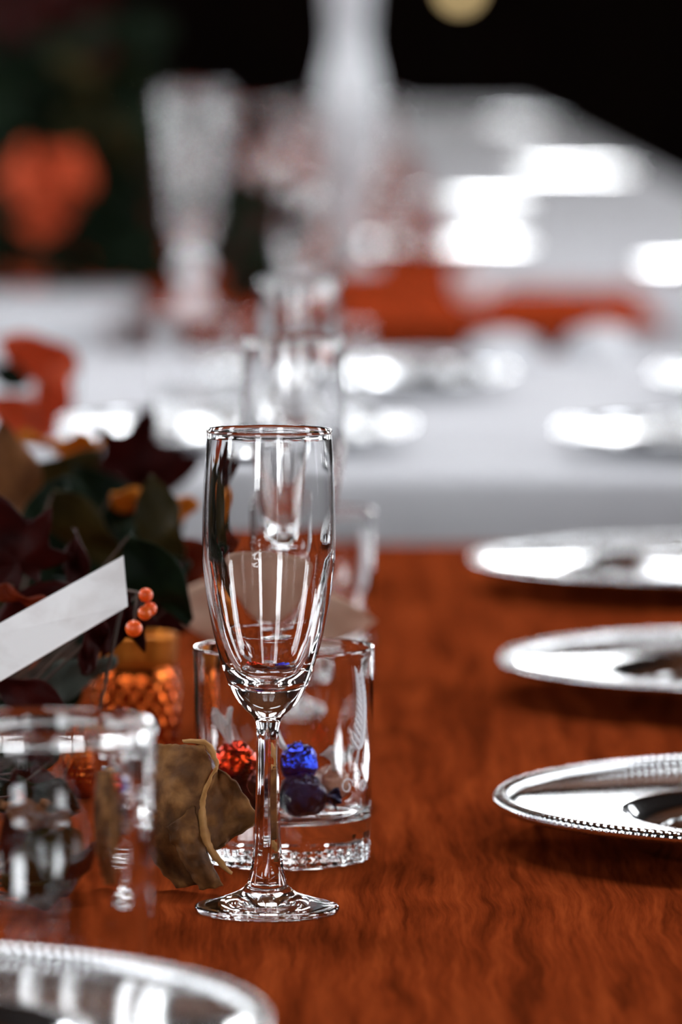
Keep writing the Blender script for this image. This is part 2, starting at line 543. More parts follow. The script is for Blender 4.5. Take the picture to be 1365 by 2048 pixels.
# the runner on the long far table: flat, then falling over the table's right edge
V, Fc = [], []
prof = [(0.20 + 0.058 * k, T + .0015) for k in range(11)] + [(.797, T + .0015), (.804, T - .001), (.8075, T - .008)] + [(.8075, T - .008 - .03 * k) for k in range(1, 9)]
ny = 220
ND = 8
for i in range(ny + 1):
    y = 8.972 if i < ND else 8.985 + 16.9 * (i - ND) / (ny - ND)
    dz = -.03 * (ND - i) if i < ND else (-.002 if i == ND else 0)
    for k, (x, z) in enumerate(prof):
        z = z + dz
        wob = .012 * math.sin(y * 2.1) + .008 * math.sin(y * 5.3 + 1) if k == 0 else 0
        out = max(0, (T - .02 - z)) * (.10 + .09 * math.sin(y * 19) + .05 * math.sin(y * 7.7)) if k > 12 else 0
        V.append((x + wob + out, y + (dz * .25 * (1 + .6 * math.sin(x * 40)) if dz else 0), z))
np_ = len(prof)
for i in range(ny):
    for k in range(np_ - 1):
        a = i * np_ + k
        Fc.append((a, a + 1, a + np_ + 1, a + np_))
tag(obj('table_runner', solid((V, Fc), .002), 'cloth'), 'wide white cloth on the right side of the long far table against the dark room', 'tablecloth')

# ------------------------------------------------------------------ champagne flutes
mm = 0.001
def flute_meshes(segs):
    stem_r = [(8.8, 12.5), (7.2, 20), (6.0, 32), (5.4, 46), (5.1, 60), (4.9, 74), (4.9, 80), (5.4, 84)]
    foot = spline([(0, 2.2), (16, 2.0), (26, 1.0), (30.2, 0.0), (31.7, 1.2), (31.6, 2.6), (30, 3.4), (24, 5.0), (17, 7.2), (11.5, 9.8), (8.8, 12.5)], 4)
    outer = spline([(5.4, 84), (7.0, 86.5), (11.6, 91), (16.2, 98), (19.2, 105.5), (23.3, 119.5), (26.4, 134.5), (28.6, 150), (29.1, 160), (29.0, 178), (28.2, 196), (27.3, 209.5)], 6)
    rim = spline([(27.3, 209.5), (27.5, 211), (27.2, 212.2), (26.5, 212.3), (26.0, 211.3), (25.9, 209.5)], 4)[1:]
    inner = spline([(25.9, 209.5), (26.9, 196), (27.6, 178), (27.6, 160), (26.8, 150), (24.2, 134.5), (20.6, 119.5), (15.6, 107.5), (10.5, 102.2), (5.0, 100.3), (0, 100)], 6)[1:]
    sc = lambda L: [(r * mm, z * mm) for r, z in L]
    def facet(a, r, z):
        t = min(1, max(0, (z - 13 * mm) / (12 * mm))) * min(1, max(0, (83 * mm - z) / (6 * mm)))
        k = abs(((a / (2 * PI) * 8) % 1) - .5) * 2
        q = math.cos(PI / 8) / math.cos((1 - k) * PI / 8 - 0) if False else 1 - 0.075 * t * (1 - k * k)
        return r * q, z
    bowl = mesh('bowl', *lathe(sc(outer + rim + inner), segs))
    stem = mesh('stem', *lathe(sc(spline(stem_r, 5)), segs, facet))
    ft = mesh('foot', *lathe(sc(foot), segs))
    return bowl, stem, ft
FL = flute_meshes(96)
FLF = flute_meshes(40)

def flute(label, loc, hi=True, group=None, rotz=0, lean=(0, 0)):
    t = thing('champagne_flute', label, 'champagne flute', loc, rotz, group)
    t.rotation_euler = (lean[0], lean[1], rotz)
    for nm, me in zip(('bowl', 'stem', 'foot'), FL if hi else FLF):
        obj(nm, me, 'glass', t)
    return t

def on_table(px, d):
    return Vector(((px - 682.5) / F * d, d, T))

GF = 'champagne flutes along the tables'
flute('clear champagne flute in sharp focus nearest on the wooden table', on_table(533, 2.61), True, GF, 0.1, (0, math.radians(0.35)))
flute('blurred champagne flute second in the row, directly behind the sharp flute', on_table(587, 3.35), True, GF, 0.4)
flute('blurred champagne flute third in the row, its rim highest of the three', on_table(598, 4.11), True, GF, 0.2)

# ------------------------------------------------------------------ tumblers
def tumbler_meshes(segs):
    out = spline([(40.6, 15), (41.0, 30), (41.6, 60), (42.1, 90), (42.3, 98.6)], 5)
    rim = spline([(42.3, 98.6), (42.1, 99.8), (41.2, 100), (40.2, 99.4), (40.1, 98)], 3)[1:]
    inn = spline([(40.1, 98), (39.8, 80), (39.2, 50), (38.6, 30), (37.4, 23), (33, 20.2), (20, 19.2), (0, 19)], 5)[1:]
    base = spline([(0, 2.2), (20, 2.0), (31, 1.2), (35.5, 0), (38.2, .5), (39.4, .9)], 4) + [(39.5 + 1.1 * k / 36, 0.9 + 14.1 * k / 36) for k in range(1, 37)]
    def bead(a, r, z):
        zz = z / mm
        if 0.9 < zz < 8.7 and r > 0.036:
            row = (zz - 0.9) / 2.6
            env = abs(math.sin(PI * row))
            return r + 0.0008 * env * (abs(math.cos(a * 22)) - 0.35), z
        return r, z
    sc = lambda L: [(r * mm, z * mm) for r, z in L]
    wall = mesh('glass_wall', *lathe(sc(out + rim + inn), segs))
    bs = mesh('beaded_base', *lathe(sc(base), segs * 2 if segs < 100 else 240, bead))
    return wall, bs
def tall_meshes(segs):
    k = lambda L: [(r * mm, z * mm) for r, z in L]
    wall = k(spline([(40.4, 16), (40.8, 45), (41.6, 90), (42.2, 122), (42.8, 126), (42.4, 129), (40.6, 130.4), (38.4, 129.6), (37.2, 127), (37.4, 122), (37.4, 90), (36.6, 50), (35.4, 30), (31, 25), (18, 23.6), (0, 23.4)], 6))
    base = k(spline([(0, 2.2), (20, 2.0), (33, .6), (36, 0), (38.6, 1.4), (39.8, 5), (40.4, 16)], 5))
    return mesh('glass_wall', *lathe(wall, segs)), mesh('glass_base', *lathe(base, segs))
TT = tall_meshes(120)
TB = tumbler_meshes(240)
TBF = tumbler_meshes(48)

def sprig_geo():
    """etched fern sprig that follows the curve of the glass, drawn at angle 0"""
    gs = []
    R = 0.0419
    def on(a, z):
        return Vector((R * math.cos(a), R * math.sin(a), z))
    stem = [on(0.10 * math.sin(t * 3), 0.048 + 0.042 * t) for t in [i / 14 for i in range(15)]]
    gs.append(tube(stem, 0.00035, 6))
    for i in range(2, 14):
        t = i / 14
        a0 = 0.10 * math.sin(t * 3); z0 = 0.048 + 0.042 * t
        for s in (-1, 1):
            ln = 0.15 * (1 - 0.55 * t)
            pts = [on(a0 + s * ln * q, z0 + 0.0045 * q + 0.002 * q * q) for q in (0, .35, .7, 1)]
            gs.append(tube(pts, [0.0003, 0.0010, 0.0008, 0.0001], 6))
    # curls below the sprig
    for a_, z_, r_ in ((0.0, 0.042, .003), (-0.16, 0.038, .004), (0.12, 0.037, .003)):
        pts = [on(a_ + (r_ / R) * (1 - q * .6) * math.cos(q * 7), z_ + r_ * (1 - q * .6) * math.sin(q * 7)) for q in [i / 16 for i in range(17)]]
        gs.append(tube(pts, 0.0003, 6))
    return join(*gs)
SPRIG = mesh('etched_sprig', *sprig_geo())

def tumbler(label, loc, hi=True, sprig=False, rotz=0, group='glass tumblers along the tables'):
    t = thing('glass_tumbler', label, 'tumbler', loc, rotz, group)
    wall, bs = TB if hi else TBF
    obj('glass_wall', wall, 'glass', t)
    obj('beaded_base', bs, 'glass', t)
    if sprig:
        e = obj('etched_sprig', SPRIG, 'etch', t, rot=(0, 0, math.radians(-36)))
        e['label'] = 'white etched fern sprig on the glass'
    return t

tc = on_table(567, 2.775)
tumbler('glass tumbler holding wrapped sweets behind the sharp flute', tc, True, True)
tumbler('glass tumbler blurred beyond the sweets tumbler, beside the pale dry leaf', on_table(607, 3.55), True, True)
t0 = thing('glass_tumbler', 'large blurred glass tumbler at the lower left, cut by the photo edge', 'tumbler', on_table(78, 2.22), 0, 'glass tumblers along the tables')
obj('glass_wall', TT[0], 'glass', t0); obj('glass_base', TT[1], 'glass', t0)

# ------------------------------------------------------------------ sweets in the tumbler
def crumple(r, seed, amp=0.12, n=28):
    prof = [(r * math.sin(PI * i / n), -r * math.cos(PI * i / n)) for i in range(n + 1)]
    prof[0] = (0, -r); prof[-1] = (0, r)
    V, Fc = lathe(prof, 40)
    out = []
    for v in V:
        v = Vector(v)
        k = noise.noise(v * (2.2 / r) + Vector((seed, 0, 0))) * amp + noise.noise(v * (5 / r) + Vector((0, seed, 0))) * amp * 0.6
        out.append(v * (1 + k))
    return out, Fc

def twist_geo(r, L, seed, n=32):
    """the fanned twist at the end of a sweet wrapper, along +z"""
    V, Fc = [], []
    rings = 9
    for i in range(rings + 1):
        t = i / rings
        for j in range(n):
            a = 2 * PI * j / n
            rr = r * (0.28 + 0.95 * t ** 1.3) * (1 + 0.35 * t * math.sin(a * 5 + seed) + 0.18 * t * math.sin(a * 11 + seed))
            V.append((rr * math.cos(a + t), rr * math.sin(a + t) * 0.55, L * t * (1 + 0.25 * math.sin(a * 3 + seed) * t)))
    for i in range(rings):
        for j in range(n):
            k = (j + 1) % n
            Fc.append((i * n + j, i * n + k, (i + 1) * n + k, (i + 1) * n + j))
    return solid((V, Fc), 0.0003)

def sweet(label, off, r, mat, tmat, axis, seed, tw=0.012, two=True):
    t = thing('wrapped_sweet', label, 'sweet', tc + Vector(off), 0, 'wrapped sweets in the tumbler')
    obj('wrapper', crumple(r, seed), mat, t)
    q = Vector(axis).normalized().to_track_quat('Z', 'Y').to_matrix().to_4x4()
    for s in ((1, -1) if two else (1,)):
        m4 = q if s > 0 else q @ Matrix.Rotation(PI, 4, 'X')
        g = xf(twist_geo(r * .62, tw, seed), m4 @ Matrix.Translation((0, 0, r * 0.9)))
        obj('wrapper_twist', g, tmat, t)
    return t

sweet('red and orange foil wrapped sweet at upper left inside the tumbler', (-.0225, .002, .0455), .0098, 'redfoil', 'cellophane', (-.3, -.1, 1), 1.0, .014, False)
sweet('bright blue foil wrapped sweet on top inside the tumbler', (.0070, -.004, .0460), .0090, 'bluefoil', 'cellophane', (-.75, -.1, .8), 2.0, .013, False)
sweet('dark navy wrapped sweet beneath the blue one inside the tumbler', (.0085, -.010, .0305), .0112, 'navyfoil', 'navyfoil', (1, .2, -.1), 3.0, .006)
sweet('dark maroon wrapped sweet at bottom left inside the tumbler', (-.0170, .001, .0310), .0105, 'maroonfoil', 'maroonfoil', (-.6, .5, .1), 4.0, .006, False)
sweet('caramel coloured sweet in clear wrapper at right inside the tumbler', (.0225, .010, .0340), .0088, 'caramel', 'cellophane', (.2, -.5, .9), 5.0, .012, False)

# ------------------------------------------------------------------ charger plates
def charger_meshes(hi):
    s = 160 if hi else 72
    under = spline([(0, 3.2), (80, 2.6), (92, 1.6), (97, 0), (102, 1.0), (112, 6.5), (122, 11.5), (145, 16.2), (160, 19.6)], 4)
    top = spline([(160, 21.2), (156, 20.0), (151, 19.0), (138, 17.6), (122, 16.5), (110, 15.9), (106.5, 15.6), (104, 15.2), (98, 8.6), (93, 6.2), (90.5, 6.4), (88.5, 7.1), (86.5, 6.4), (84, 5.4), (60, 4.8), (0, 4.6)], 5)
    sc = lambda L: [(r * mm, z * mm) for r, z in L]
    body = mesh('plate', *lathe(sc(under + top), s))
    n, k = (920, 10) if hi else (96, 8)
    V, Fc = [], []
    for i in range(n):
        a = 2 * PI * i / n
        rr = 0.0031 + (0.0005 * (abs(math.cos(115 * a)) - .5) if hi else 0)
        for j in range(k):
            b = 2 * PI * j / k
            q = .1620 + rr * 1.2 * math.cos(b)
            V.append((q * math.cos(a), q * math.sin(a), .0212 + rr * math.sin(b)))
    for i in range(n):
        for j in range(k):
            Fc.append((i * k + j, ((i + 1) % n) * k + j, ((i + 1) % n) * k + (j + 1) % k, i * k + (j + 1) % k))
    return body, mesh('beaded_rim', V, Fc)
CH = charger_meshes(True)
CHF = charger_meshes(False)

def dish_meshes():  # outward sloping flange, shaped to mirror the far windows as bright patches
    k = lambda L: [(r * mm, z * mm) for r, z in L]
    body = lathe(k(spline([(0, 3.2), (90, 2), (97, 0), (104, 2), (130, 8), (163, 11)], 4) + spline([(163, 12.4), (150, 14), (130, 16), (100, 18), (82, 19), (72, 17), (62, 14.5), (0, 14)], 4)), 96)
    rim = lathe(k([(162.5, 11.2), (165, 10.4), (167, 11.4), (166.5, 12.6), (164, 13.0), (162.5, 12.4), (162.5, 11.2)]), 96)
    return mesh('plate', *body), mesh('plain_rim', *rim)
CHD = dish_meshes()

def far_plate(label, loc, group='silver charger plates along the tables'):
    t = thing('charger_plate', label, 'plate', loc, 0, group)
    obj('plate', CHD[0], 'silverfar', t); obj('plain_rim', CHD[1], 'silverfar', t)
    return t

def charger(label, loc, hi=True, rotz=0, group='silver charger plates along the tables'):
    t = thing('charger_plate', label, 'plate', loc, rotz, group)
    b, r = CH if hi else CHF
    mt = 'silver' if hi else 'silverfar'
    obj('plate', b, mt, t); obj('beaded_rim', r, mt, t)
    return t

charger('silver charger plate with beaded rim, nearest of the right hand row', (.238, 2.83, T))
charger('silver charger plate, the middle one of three at right on the wooden table', (.257, 3.45, T))
charger('silver charger plate lying by the far end of the wooden table', (.2545, 4.10, T))
fp = thing('footed_plate', 'blurred silver footed plate in the lower left corner, nearest to the viewer', 'plate', (-.189, 1.98, T), 0, 'silver charger plates along the tables')
obj('plate', CH[0], 'silver', fp, (0, 0, .036)); obj('beaded_rim', CH[1], 'silver', fp, (0, 0, .036))
obj('foot', lathe(spline([(.05, .001), (.088, 0), (.092, .002), (.090, .006), (.074, .012), (.066, .022), (.070, .031), (.078, .0372)], 5), 96), 'silver', fp)

# ------------------------------------------------------------------ garland of leaves beside the flutes
GR = Vector((-.16, 3.2, T))
gar = thing('leaf_garland', 'garland of dark green, maroon and mustard autumn leaves on the wooden table', 'garland', GR)
vine = [GR * 0 + Vector((-.06, -.55, .012)), Vector((-.05, -.3, .035)), Vector((-.03, 0, .03)), Vector((-.05, .35, .04)), Vector((-.02, .7, .03)), Vector((-.04, 1.1, .012))]
obj('vine', tube(spline([tuple(v) for v in vine], 8), .004, 8), 'stem', gar)

BASES = []
def gleaf(p, mat, kind, size, roll=0, tilt=0, yaw=0, seed=0, wd=None, label=None, parent=gar, root=GR, **kw):
    g = maple_geo(size, seed, **kw) if kind == 'maple' else leaf_geo(size, wd or size * .55, seed=seed, **kw)
    if kind == 'maple':
        c = Vector((0, size * .45, 0))
    else:
        c = Vector((0, size * .5, 0))
    Mx = Matrix.Translation(Vector(p) - root) @ face_cam(roll, tilt, yaw) @ Matrix.Translation(-c)
    g = xf(g, Mx)
    low = min(v.z for v in g[0])
    lift = max(0, T + .001 - root.z - low)
    BASES.append(Mx @ Vector((0, 0, 0)) + Vector((0, 0, lift)))
    o = obj('leaf', ([v + Vector((0, 0, lift)) for v in g[0]], g[1]), mat, parent)
    if label:
        o['label'] = label
    return o

# leaves one can tell apart
gleaf(P(262, 930, 3.75), 'maroon', 'maple', .040, -15, 10, 10, 1)
gleaf(P(330, 945, 3.80), 'maroon', 'leaf', .05, -70, 15, 0, 2)
gleaf(P(310, 1008, 3.30), 'mustard', 'leaf', .052, 68 + 180, 62, 0, 3, .032, curl=.1)
gleaf(P(120, 890, 3.55), 'mustard', 'leaf', .050, 88, 62, 0, 4, .03)
gleaf(P(22, 945, 3.30), 'tan', 'leaf', .058, 5, -10, 20, 5)
gleaf(P(110, 960, 3.45), 'olive', 'leaf', .060, -60, 20, 0, 6)
gleaf(P(40, 1120, 2.92), 'maroon', 'maple', .036, 20, 5, -10, 7)
gleaf(P(150, 1130, 2.95), 'maroon', 'leaf', .036, -4, 0, 25, 8, .012)
gleaf(P(35, 1195, 2.85), 'rust', 'leaf', .030, 70, 30, 0, 9, .008)
gleaf(P(345, 1130, 3.20), 'rust', 'leaf', .050, -75, 10, 0, 10, .034)
gleaf(P(255, 1225, 2.86), 'maroon', 'maple', .022, 150, 0, 0, 11)
gleaf(P(185, 1290, 2.84), 'maroon', 'leaf', .030, 165, 0, 20, 12, .012)
gleaf(P(150, 1350, 2.92), 'greygreen', 'leaf', .044, -70, 20, 0, 13, .018)
gleaf(P(60, 1400, 2.83), 'maroon', 'leaf', .040, 60, 10, 0, 14)
gleaf(P(548, 1228, 3.18), 'beige', 'leaf', .110, -95, 0, 0, 15, .040, 'pale beige dry leaf', wave=.003)
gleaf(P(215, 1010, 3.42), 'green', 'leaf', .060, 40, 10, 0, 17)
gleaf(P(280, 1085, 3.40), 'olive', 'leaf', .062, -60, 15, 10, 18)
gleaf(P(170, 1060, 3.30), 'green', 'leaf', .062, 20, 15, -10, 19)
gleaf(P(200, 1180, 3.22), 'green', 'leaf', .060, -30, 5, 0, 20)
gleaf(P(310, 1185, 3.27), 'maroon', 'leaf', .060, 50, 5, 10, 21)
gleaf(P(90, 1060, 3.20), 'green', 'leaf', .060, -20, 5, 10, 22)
gleaf(P(75, 715, 4.30), 'orange', 'leaf', .062, 70, 20, -10, 23, .040)
gleaf(P(115, 775, 4.28), 'orange', 'leaf', .050, -20, 5, -30, 26, .030)
gleaf(P(45, 835, 4.25), 'orange', 'leaf', .060, 62, 25, 10, 24, .036)
gleaf(P(15, 750, 4.22), 'green', 'leaf', .034, 60, 10, 10, 25)
gleaf(P(60, 1610, 2.58), 'tan', 'leaf', .050, 80, 50, 0, 61, .028)
gleaf(P(95, 1700, 2.60), 'olive', 'leaf', .062, -30, 15, 20, 62, .04)
gleaf(P(150, 1660, 2.66), 'brown', 'leaf', .050, 40, 20, -20, 63, .03)
gleaf(P(20, 1760, 2.62), 'maroon', 'leaf', .060, 20, 20, 10, 64, .04)
gleaf(P(175, 1790, 2.63), 'maroon', 'leaf', .050, -70, 40, 0, 65, .03)
gleaf(P(110, 1560, 2.70), 'green', 'leaf', .055, 70, 30, 0, 66, .03)
gleaf(P(60, 1850, 2.58), 'olive', 'leaf', .050, 80, 60, 0, 67, .03)
# filling of dark leaves between them
n = 0
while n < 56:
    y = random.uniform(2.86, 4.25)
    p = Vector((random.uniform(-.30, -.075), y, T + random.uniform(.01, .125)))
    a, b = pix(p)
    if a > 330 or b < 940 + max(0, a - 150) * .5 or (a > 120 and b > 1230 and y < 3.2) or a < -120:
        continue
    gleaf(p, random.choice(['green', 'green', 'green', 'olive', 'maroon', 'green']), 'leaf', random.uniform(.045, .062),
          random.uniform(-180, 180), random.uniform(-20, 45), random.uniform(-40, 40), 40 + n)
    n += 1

# thin twigs that carry the leaves from the vine
vp = [Vector(q) for q in spline([tuple(v) for v in vine], 8)]
for b in BASES:
    q = min(vp, key=lambda v: (v - b).length)
    m = (q + b) / 2 + Vector((0, 0, -.012 if (q - b).length > .03 else 0))
    m.z = max(m.z, .004)
    obj('twig', tube([q, m, b], [.0012, .0009, .0006], 5), 'stem', gar)

# curled dry leaf standing by the flute
dl = thing('dried_leaf', 'curled brown dry leaf standing on the table left of the flute stem', 'leaf', (-.058, 2.67, T))
def loft(A, Bc, bulge, seed, y_a, y_b, nu=20, nv=26):
    """sheet between two edge curves given as (x, z) in millimetres; y_a, y_b: depth of each edge along its run"""
    A = spline(A, 8); Bc = spline(Bc, 8)
    def at(C, t):
        q = t * (len(C) - 1); i = min(int(q), len(C) - 2); f = q - i
        return [C[i][k] + (C[i + 1][k] - C[i][k]) * f for k in (0, 1)]
    V, Fc = [], []
    for i in range(nv + 1):
        t = i / nv
        a, b = at(A, t), at(Bc, t)
        for j in range(nu + 1):
            u = j / nu
            x, z = a[0] + (b[0] - a[0]) * u, a[1] + (b[1] - a[1]) * u
            y = y_a + (y_b - y_a) * u + bulge * math.sin(PI * u) * math.sin(PI * (0.15 + .7 * t))
            e = .8 * noise.noise(Vector((x * .35, z * .35, seed + 9)))
            x += e * 1.2; z += .9 * noise.noise(Vector((x * .3, z * .3, seed + 5)))
            y += 3.6 * noise.noise(Vector((x * .09, z * .09, seed))) + 1.3 * noise.noise(Vector((x * .28, z * .28, seed))) + .35 * math.sin(u * 13 + t * 5 + seed) * math.sin(PI * u)
            V.append((x * mm, y * mm, max(.6, z) * mm))
    for i in range(nv):
        for j in range(nu):
            k = i * (nu + 1) + j
            Fc.append((k, k + 1, k + nu + 2, k + nu + 1))
    return solid((V, Fc), 0.0009)
# cupped right lobe, its pale turned-over rim, and the mottled left half
obj('blade', loft([(2, 56), (-3, 44), (-3.5, 31), (0, 21), (6, 22)], [(2, 56), (11, 49), (18, 38), (20.5, 32.5), (7, 22.5)], 7, 1.0, -6, 2), 'curl', dl)
e1 = obj('blade_edge', loft([(2.5, 57.5), (-4, 46), (-5.5, 32), (-1, 18), (9, 9)], [(2.8, 57), (-2.6, 45), (-2.2, 32), (1.2, 20), (9.4, 9.6)], -1.5, 2.0, -8, -7, 6, 30), 'curledge', dl)
e1['label'] = 'pale turned-over leaf edge'
obj('blade', loft([(-26, 66), (-30, 50), (-31, 34), (-28, 16), (-16, 1)], [(-3, 67), (0, 57), (-3.5, 46), (-4.5, 30), (2, 6)], -5, 3.0, 8, -5), 'curl', dl)
obj('blade', loft([(-20, 30), (-17, 22), (-11, 12), (-5, 2)], [(-8, 40), (-5, 28), (-1, 16), (5, 4)], -4, 4.0, -6, -9), 'curl', dl)
e2 = obj('blade_edge', loft([(-13, 69), (-2, 68.5), (2.5, 60), (2, 55)], [(-12.4, 68), (-3, 66.8), (1.2, 59), (1.7, 55)], -1, 5.0, -4, -5, 6, 24), 'curledge', dl)
e2['label'] = 'pale turned-over leaf edge'
obj('stalk', tube([(-.004, .003, .03), (-.008, .004, .015), (-.012, .003, .003)], .0009, 6), 'stem', dl)

# berries
bs = P(285, 1215, 2.80)
bt = thing('berry_sprig', 'sprig of small orange berries beside the white card', 'berries', bs)
for (px, py, dd) in ((292, 1190, 2.80), (300, 1218, 2.80), (290, 1226, 2.798), (268, 1257, 2.80)):
    q = P(px, py, dd) - bs
    r = .0034 if py < 1250 else .0040
    prof = [(r * math.sin(PI * i / 12), -r * math.cos(PI * i / 12)) for i in range(13)]
    prof[0] = (0, -r); prof[-1] = (0, r)
    obj('berry', xf(lathe(prof, 20), Matrix.Translation(q)), 'berry', bt)
obj('stem', join(tube([P(250, 1180, 2.83) - bs, P(275, 1185, 2.81) - bs, P(292, 1190, 2.803) - bs, P(298, 1222, 2.804) - bs], .0007, 6),
                 tube([P(275, 1185, 2.81) - bs, P(270, 1225, 2.806) - bs, P(268, 1255, 2.803) - bs], .0007, 6)), 'stem', bt)
obj('twig', tube([P(250, 1180, 2.83) - bs, Vector((-.118, 2.86, T + .05)) - bs, Vector((-.14, 2.87, T + .004)) - bs], .0009, 6), 'stem', bt)

# white card leaning in the leaves
A, B_, C_, D_ = P(247, 1112, 2.80), P(256, 1212, 2.78), P(-60, 1398, 2.74), P(-60, 1280, 2.76)
cg = []
nrm = (B_ - A).cross(D_ - A).normalized() * 0.0004
cv = [A + nrm, B_ + nrm, C_ + nrm, D_ + nrm, A - nrm, B_ - nrm, C_ - nrm, D_ - nrm]
co = (A + B_ + C_ + D_) / 4
card = obj('place_card', ([v - co for v in cv], [(0, 1, 2, 3), (7, 6, 5, 4), (0, 4, 5, 1), (1, 5, 6, 2), (2, 6, 7, 3), (3, 7, 4, 0)]), 'card', None, co, smooth=False)
tag(card, 'plain white card strip leaning across the dark leaves at left', 'card')

# copper votive cup
vc = on_table(268, 3.12)
vt = thing('votive_cup', 'copper coloured hobnail votive cup between the leaves and the tumbler', 'candle holder', vc)
def hob(a, r, z):
    t = max(0, min(1, (z - .008) / .006)) * max(0, min(1, (.050 - z) / .006))
    return r + .0011 * t * (math.cos(a * 18 + (PI if int(z / .0065) % 2 else 0)) * abs(math.sin(z / .0065 * PI))), z
obj('cup', lathe(spline([(0, .001), (.015, 0), (.019, .002), (.0215, .012), (.0235, .03), (.0232, .048), (.0215, .054)], 9), 108, hob), 'copper', vt)
obj('rim_band', lathe(spline([(.0215, .054), (.0222, .058), (.0226, .066), (.0228, .0695), (.0222, .0705), (.0214, .0695), (.0210, .058), (.0205, .05), (.018, .012), (0, .010)], 5), 72), 'gold', vt)

# ------------------------------------------------------------------ settings on the white table
charger('blurred silver plate at the right front corner of the nearer white cloth', (.359, 5.40, T), False)
charger('blurred silver plate at the left front of the nearer white cloth', (-.098, 5.46, T), False, 0.3)
charger('blurred silver plate at the back centre of the nearer white cloth', (.016, 6.30, T), False, 0.7)
charger('blurred silver plate at the back right of the nearer white cloth', (.49, 6.25, T), False, 0.2)

def napkin(label, loc, w_, h_, rotz=0):
    V, Fc = [], []
    nu, nv = 16, 12
    for i in range(nu + 1):
        u = i / nu
        for j in range(nv + 1):
            v = j / nv
            x = (u - .5) * w_ * (1 - 0.25 * v)
            y = .05 * math.cos(u * PI * 2) * (1 - v) + .03 * v
            z = h_ * v * (0.75 + .25 * math.sin(u * PI)) + .001
            V.append((x, y, z))
    for i in range(nu):
        for j in range(nv):
            a = i * (nv + 1) + j
            Fc.append((a, a + nv + 1, a + nv + 2, a + 1))
    o = obj('folded_napkin', solid((V, Fc), .003), 'napkin', None, loc, (0, 0, rotz))
    return tag(o, label, 'napkin', 'white folded napkins')
napkin('white folded napkin standing at the back edge of the nearer white cloth, left one', (.186, 6.80, T), .10, .034)
napkin('white folded napkin standing at the back edge of the nearer white cloth, right one', (.305, 6.84, T), .10, .04, .2)

flute('blurred champagne flute standing on the nearer white cloth', on_table(605, 6.55), False, GF)
tumbler('blurred glass tumbler on the nearer white cloth behind the third flute', on_table(655, 5.75), False)
tumbler('blurred glass tumbler on the nearer white cloth, left of the flutes', on_table(395, 5.95), False)

# ------------------------------------------------------------------ wooden table behind it
def ribbed(prof, segs, nrib, amp):
    def mod(a, r, z):
        return r * (1 + amp * math.cos(a * nrib)), z
    return lathe(prof, segs, mod)

tv = thing('trumpet_vase', 'tall faceted crystal vase with narrow foot on the bare wooden table', 'vase', on_table(385, 7.92))
obj('body', ribbed([(r * mm, z * mm) for r, z in spline([(0, .5), (14, 0), (10, 3), (8, 14), (8, 30), (8, 48), (8, 66), (9, 83), (13, 92), (22, 106), (29, 128), (32, 160), (36, 200),
     (41, 250), (46, 296), (46, 299), (43.5, 299), (38, 250), (33, 200), (29, 160), (26, 130), (18, 112), (0, 104)], 5)], 96, 9, .06), 'glass', tv)

for zc in (.020, .066):
    pr = [(.0215 * math.sin(PI * k / 16), zc - .0195 * math.cos(PI * k / 16)) for k in range(1, 16)]
    pr = [(.0085, pr[0][1])] + pr + [(.0085, pr[-1][1])]
    obj('stem_ball', lathe(pr + [pr[0]], 40), 'glint_white', tv)  # white body colour imitates the highlights on the crystal knops

cp = thing('cup', 'small white cup added on the bare wooden table in place of a bright round highlight at right', 'cup', on_table(945, 8.30))  # added object, its white body stands in for a point of glare
obj('bowl', lathe([(r * mm, z * mm) for r, z in spline([(0, 1), (14, 0), (16, 3), (24, 14), (27, 30), (28, 44), (27, 45), (25.5, 44), (24, 30), (20, 14), (0, 6)], 5)], 48), 'glint_white', cp)
obj('handle', tube([(.026, 0, .036), (.036, 0, .036), (.040, 0, .026), (.036, 0, .016), (.024, 0, .014)], .0025, 8), 'glint_white', cp)

# dark foliage arrangement left, far
fa = thing('foliage_arrangement', 'tall dark foliage arrangement on a white clothed table at upper left', 'plant', on_table(90, 8.62) + Vector((0, 0, .0012)))
FR = Vector(on_table(90, 8.62)) + Vector((0, 0, .0012))
def clump(count, box_, size, seed, d0=8.52, d1=8.74, root=None):
    root = root or FR
    rnd = random.Random(seed)
    gs = []
    for i in range(count):
        px, py = rnd.uniform(box_[0], box_[1]), rnd.uniform(box_[2], box_[3])
        p = P(px, py, rnd.uniform(d0, d1))
        if p.z < T + .02:
            continue
        g = leaf_geo(size, size * .5, seed=i, nu=7, nv=4)
        g = xf(g, Matrix.Translation(p - root) @ face_cam(rnd.uniform(-180, 180), rnd.uniform(-30, 30), rnd.uniform(-50, 50)) @ Matrix.Translation((0, -size / 2, 0)))
        lift = max(0, .002 - min(v.z for v in g[0]))
        gs.append(([v + Vector((0, 0, lift)) for v in g[0]], g[1]))
    return join(*gs)
obj('foliage', clump(170, (-140, 300, 60, 500), .085, 1), 'green', fa)
obj('leaves', clump(12, (10, 160, 330, 450), .085, 9, 8.44, 8.50), 'orange', fa)['label'] = 'orange autumn leaves'
obj('foliage', clump(80, (-140, 335, 440, 585), .075, 21), 'green', fa)
obj('foliage', clump(26, (120, 260, 120, 300), .07, 2), 'olive', fa)
obj('foliage', clump(34, (-100, 230, -60, 120), .08, 3), 'maroon', fa)
obj('stem', tube([(0, 0, 0), (-.02, 0, .12), (.0, 0, .3)], .006, 8), 'stem', fa)

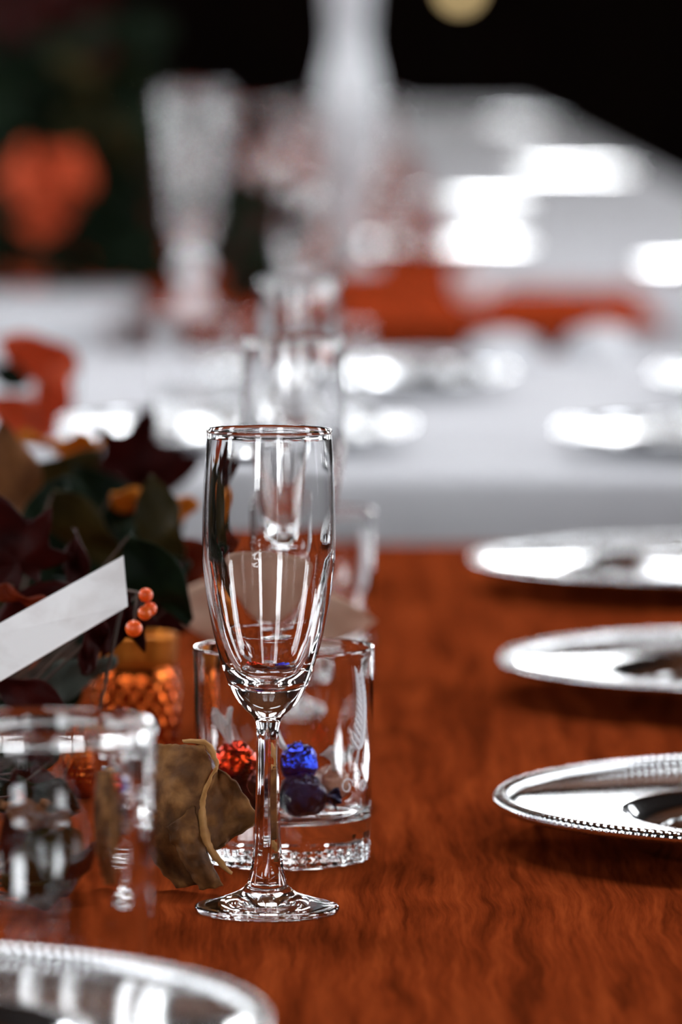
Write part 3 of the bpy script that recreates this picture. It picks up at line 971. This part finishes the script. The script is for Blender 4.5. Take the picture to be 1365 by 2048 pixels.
g2 = Vector(on_table(520, 9.30))
fg = thing('greenery_runner', 'low dark greenery with tan leaves along the far table left of the orange wood', 'garland', g2)
obj('foliage', clump(90, (400, 600, 380, 560), .07, 5, 9.15, 9.5, g2), 'green', fg)
obj('foliage', clump(60, (-100, 560, 250, 470), .09, 6, 10.2, 10.35, g2), 'maroon', fg)
obj('foliage', clump(9, (560, 625, 420, 510), .06, 8, 9.08, 9.14, g2), 'beige', fg)
obj('stem', tube([(-.3, 0, .006), (-.1, .03, .008), (.1, -.02, .006)], .005, 8), 'stem', fg)

g3 = Vector(on_table(530, 8.2))
ls = thing('shade_leaves', 'dark leaves added for the shaded part of the bare wooden table right of the crystal vase', 'leaves', g3)  # added leaves that darken the table top where it lies in shade
obj('foliage', clump(90, (455, 650, 450, 625), .06, 11, 7.95, 8.5, g3), 'green', ls)
obj('foliage', clump(40, (450, 640, 440, 625), .06, 12, 7.92, 8.4, g3), 'maroon', ls)
obj('stem', tube([(-.06, 0, .005), (0, .03, .007), (.07, -.02, .005)], .004, 8), 'stem', ls)

# ------------------------------------------------------------------ far white table
for px, d, lab in ((1490, 9.25, 'at the front right corner of the far white cloth'), (870, 10.1, 'at the front left edge of the far white cloth'), (905, 12.5, 'behind the front left one on the far white cloth'),
                   (1140, 15.0, 'at the middle right of the far white cloth'), (1030, 22.0, 'at the far end of the far white cloth'), (632, 13.4, 'on the far bare wood among the hazy flutes')):
    far_plate('blurred bright silver plate ' + lab, on_table(px, d) + Vector((0, 0, .0028)))

hv = thing('hurricane_vase', 'tall pale glass vase rising above everything at the top', 'vase', on_table(700, 9.45))
obj('body', ribbed([(r * mm, z * mm) for r, z in spline([(0, 1), (44, 0), (48, 4), (46, 12), (26, 22), (20, 40), (24, 110), (40, 170), (46, 230), (44, 290), (34, 330), (30, 370), (36, 440), (38, 446), (35, 447), (27, 372), (30, 335), (41, 290), (43, 230), (37, 174), (20, 118), (0, 100)], 5)], 96, 16, .035), 'opal', hv)
for i, (px, d) in enumerate(((470, 11.4), (520, 11.9), (575, 12.7), (640, 12.2), (745, 11.6), (785, 13.0), (350, 11.8), (290, 12.8), (410, 13.4), (560, 10.6))):
    place = ('in the left cluster', 'in the middle cluster', 'near the tall vase')[0 if px < 420 else (1 if px < 640 else 2)]
    flute('blurred champagne flute on the far white cloth, %s' % {470: 'left part of the hazy glass group', 520: 'second of the hazy glass group', 575: 'middle of the hazy glass group', 640: 'just left of the tall vase', 745: 'just right of the tall vase',
          785: 'rightmost of the hazy glass group', 350: 'above the crystal vase', 290: 'leftmost and most distant bright one', 410: 'right of the crystal vase top', 560: 'nearest of the hazy glass group'}[px], on_table(px, d), False, GF, i)
for i, (px, d, lab) in enumerate(((610, 9.9, 'in front of the hazy flutes'), (760, 10.4, 'right of the tall vase'), (520, 11.0, 'left among the hazy flutes'))):
    tumbler('blurred glass tumbler on the far white cloth, ' + lab, on_table(px, d), False, False, i)

lp = thing('globe_lamp', 'small warm glowing globe lamp at the top of the picture in the dark', 'lamp', on_table(920, 23.2) + Vector((0, 0, .0028)))
zl = P(920, -22, 23.2).z - T - .0028
obj('base', lathe(spline([(0, 0), (.06, 0), (.065, .008), (.02, .016), (.004, .03), (.003, zl - .045), (.016, zl - .042), (0, zl - .036)], 4), 32), 'brass', lp)
r = .045
prof = [(r * math.sin(PI * i / 14), zl - r * math.cos(PI * i / 14)) for i in range(15)]
prof[0] = (0, zl - r); prof[-1] = (0, zl + r)
obj('globe', lathe(prof, 32), 'bulb', lp)
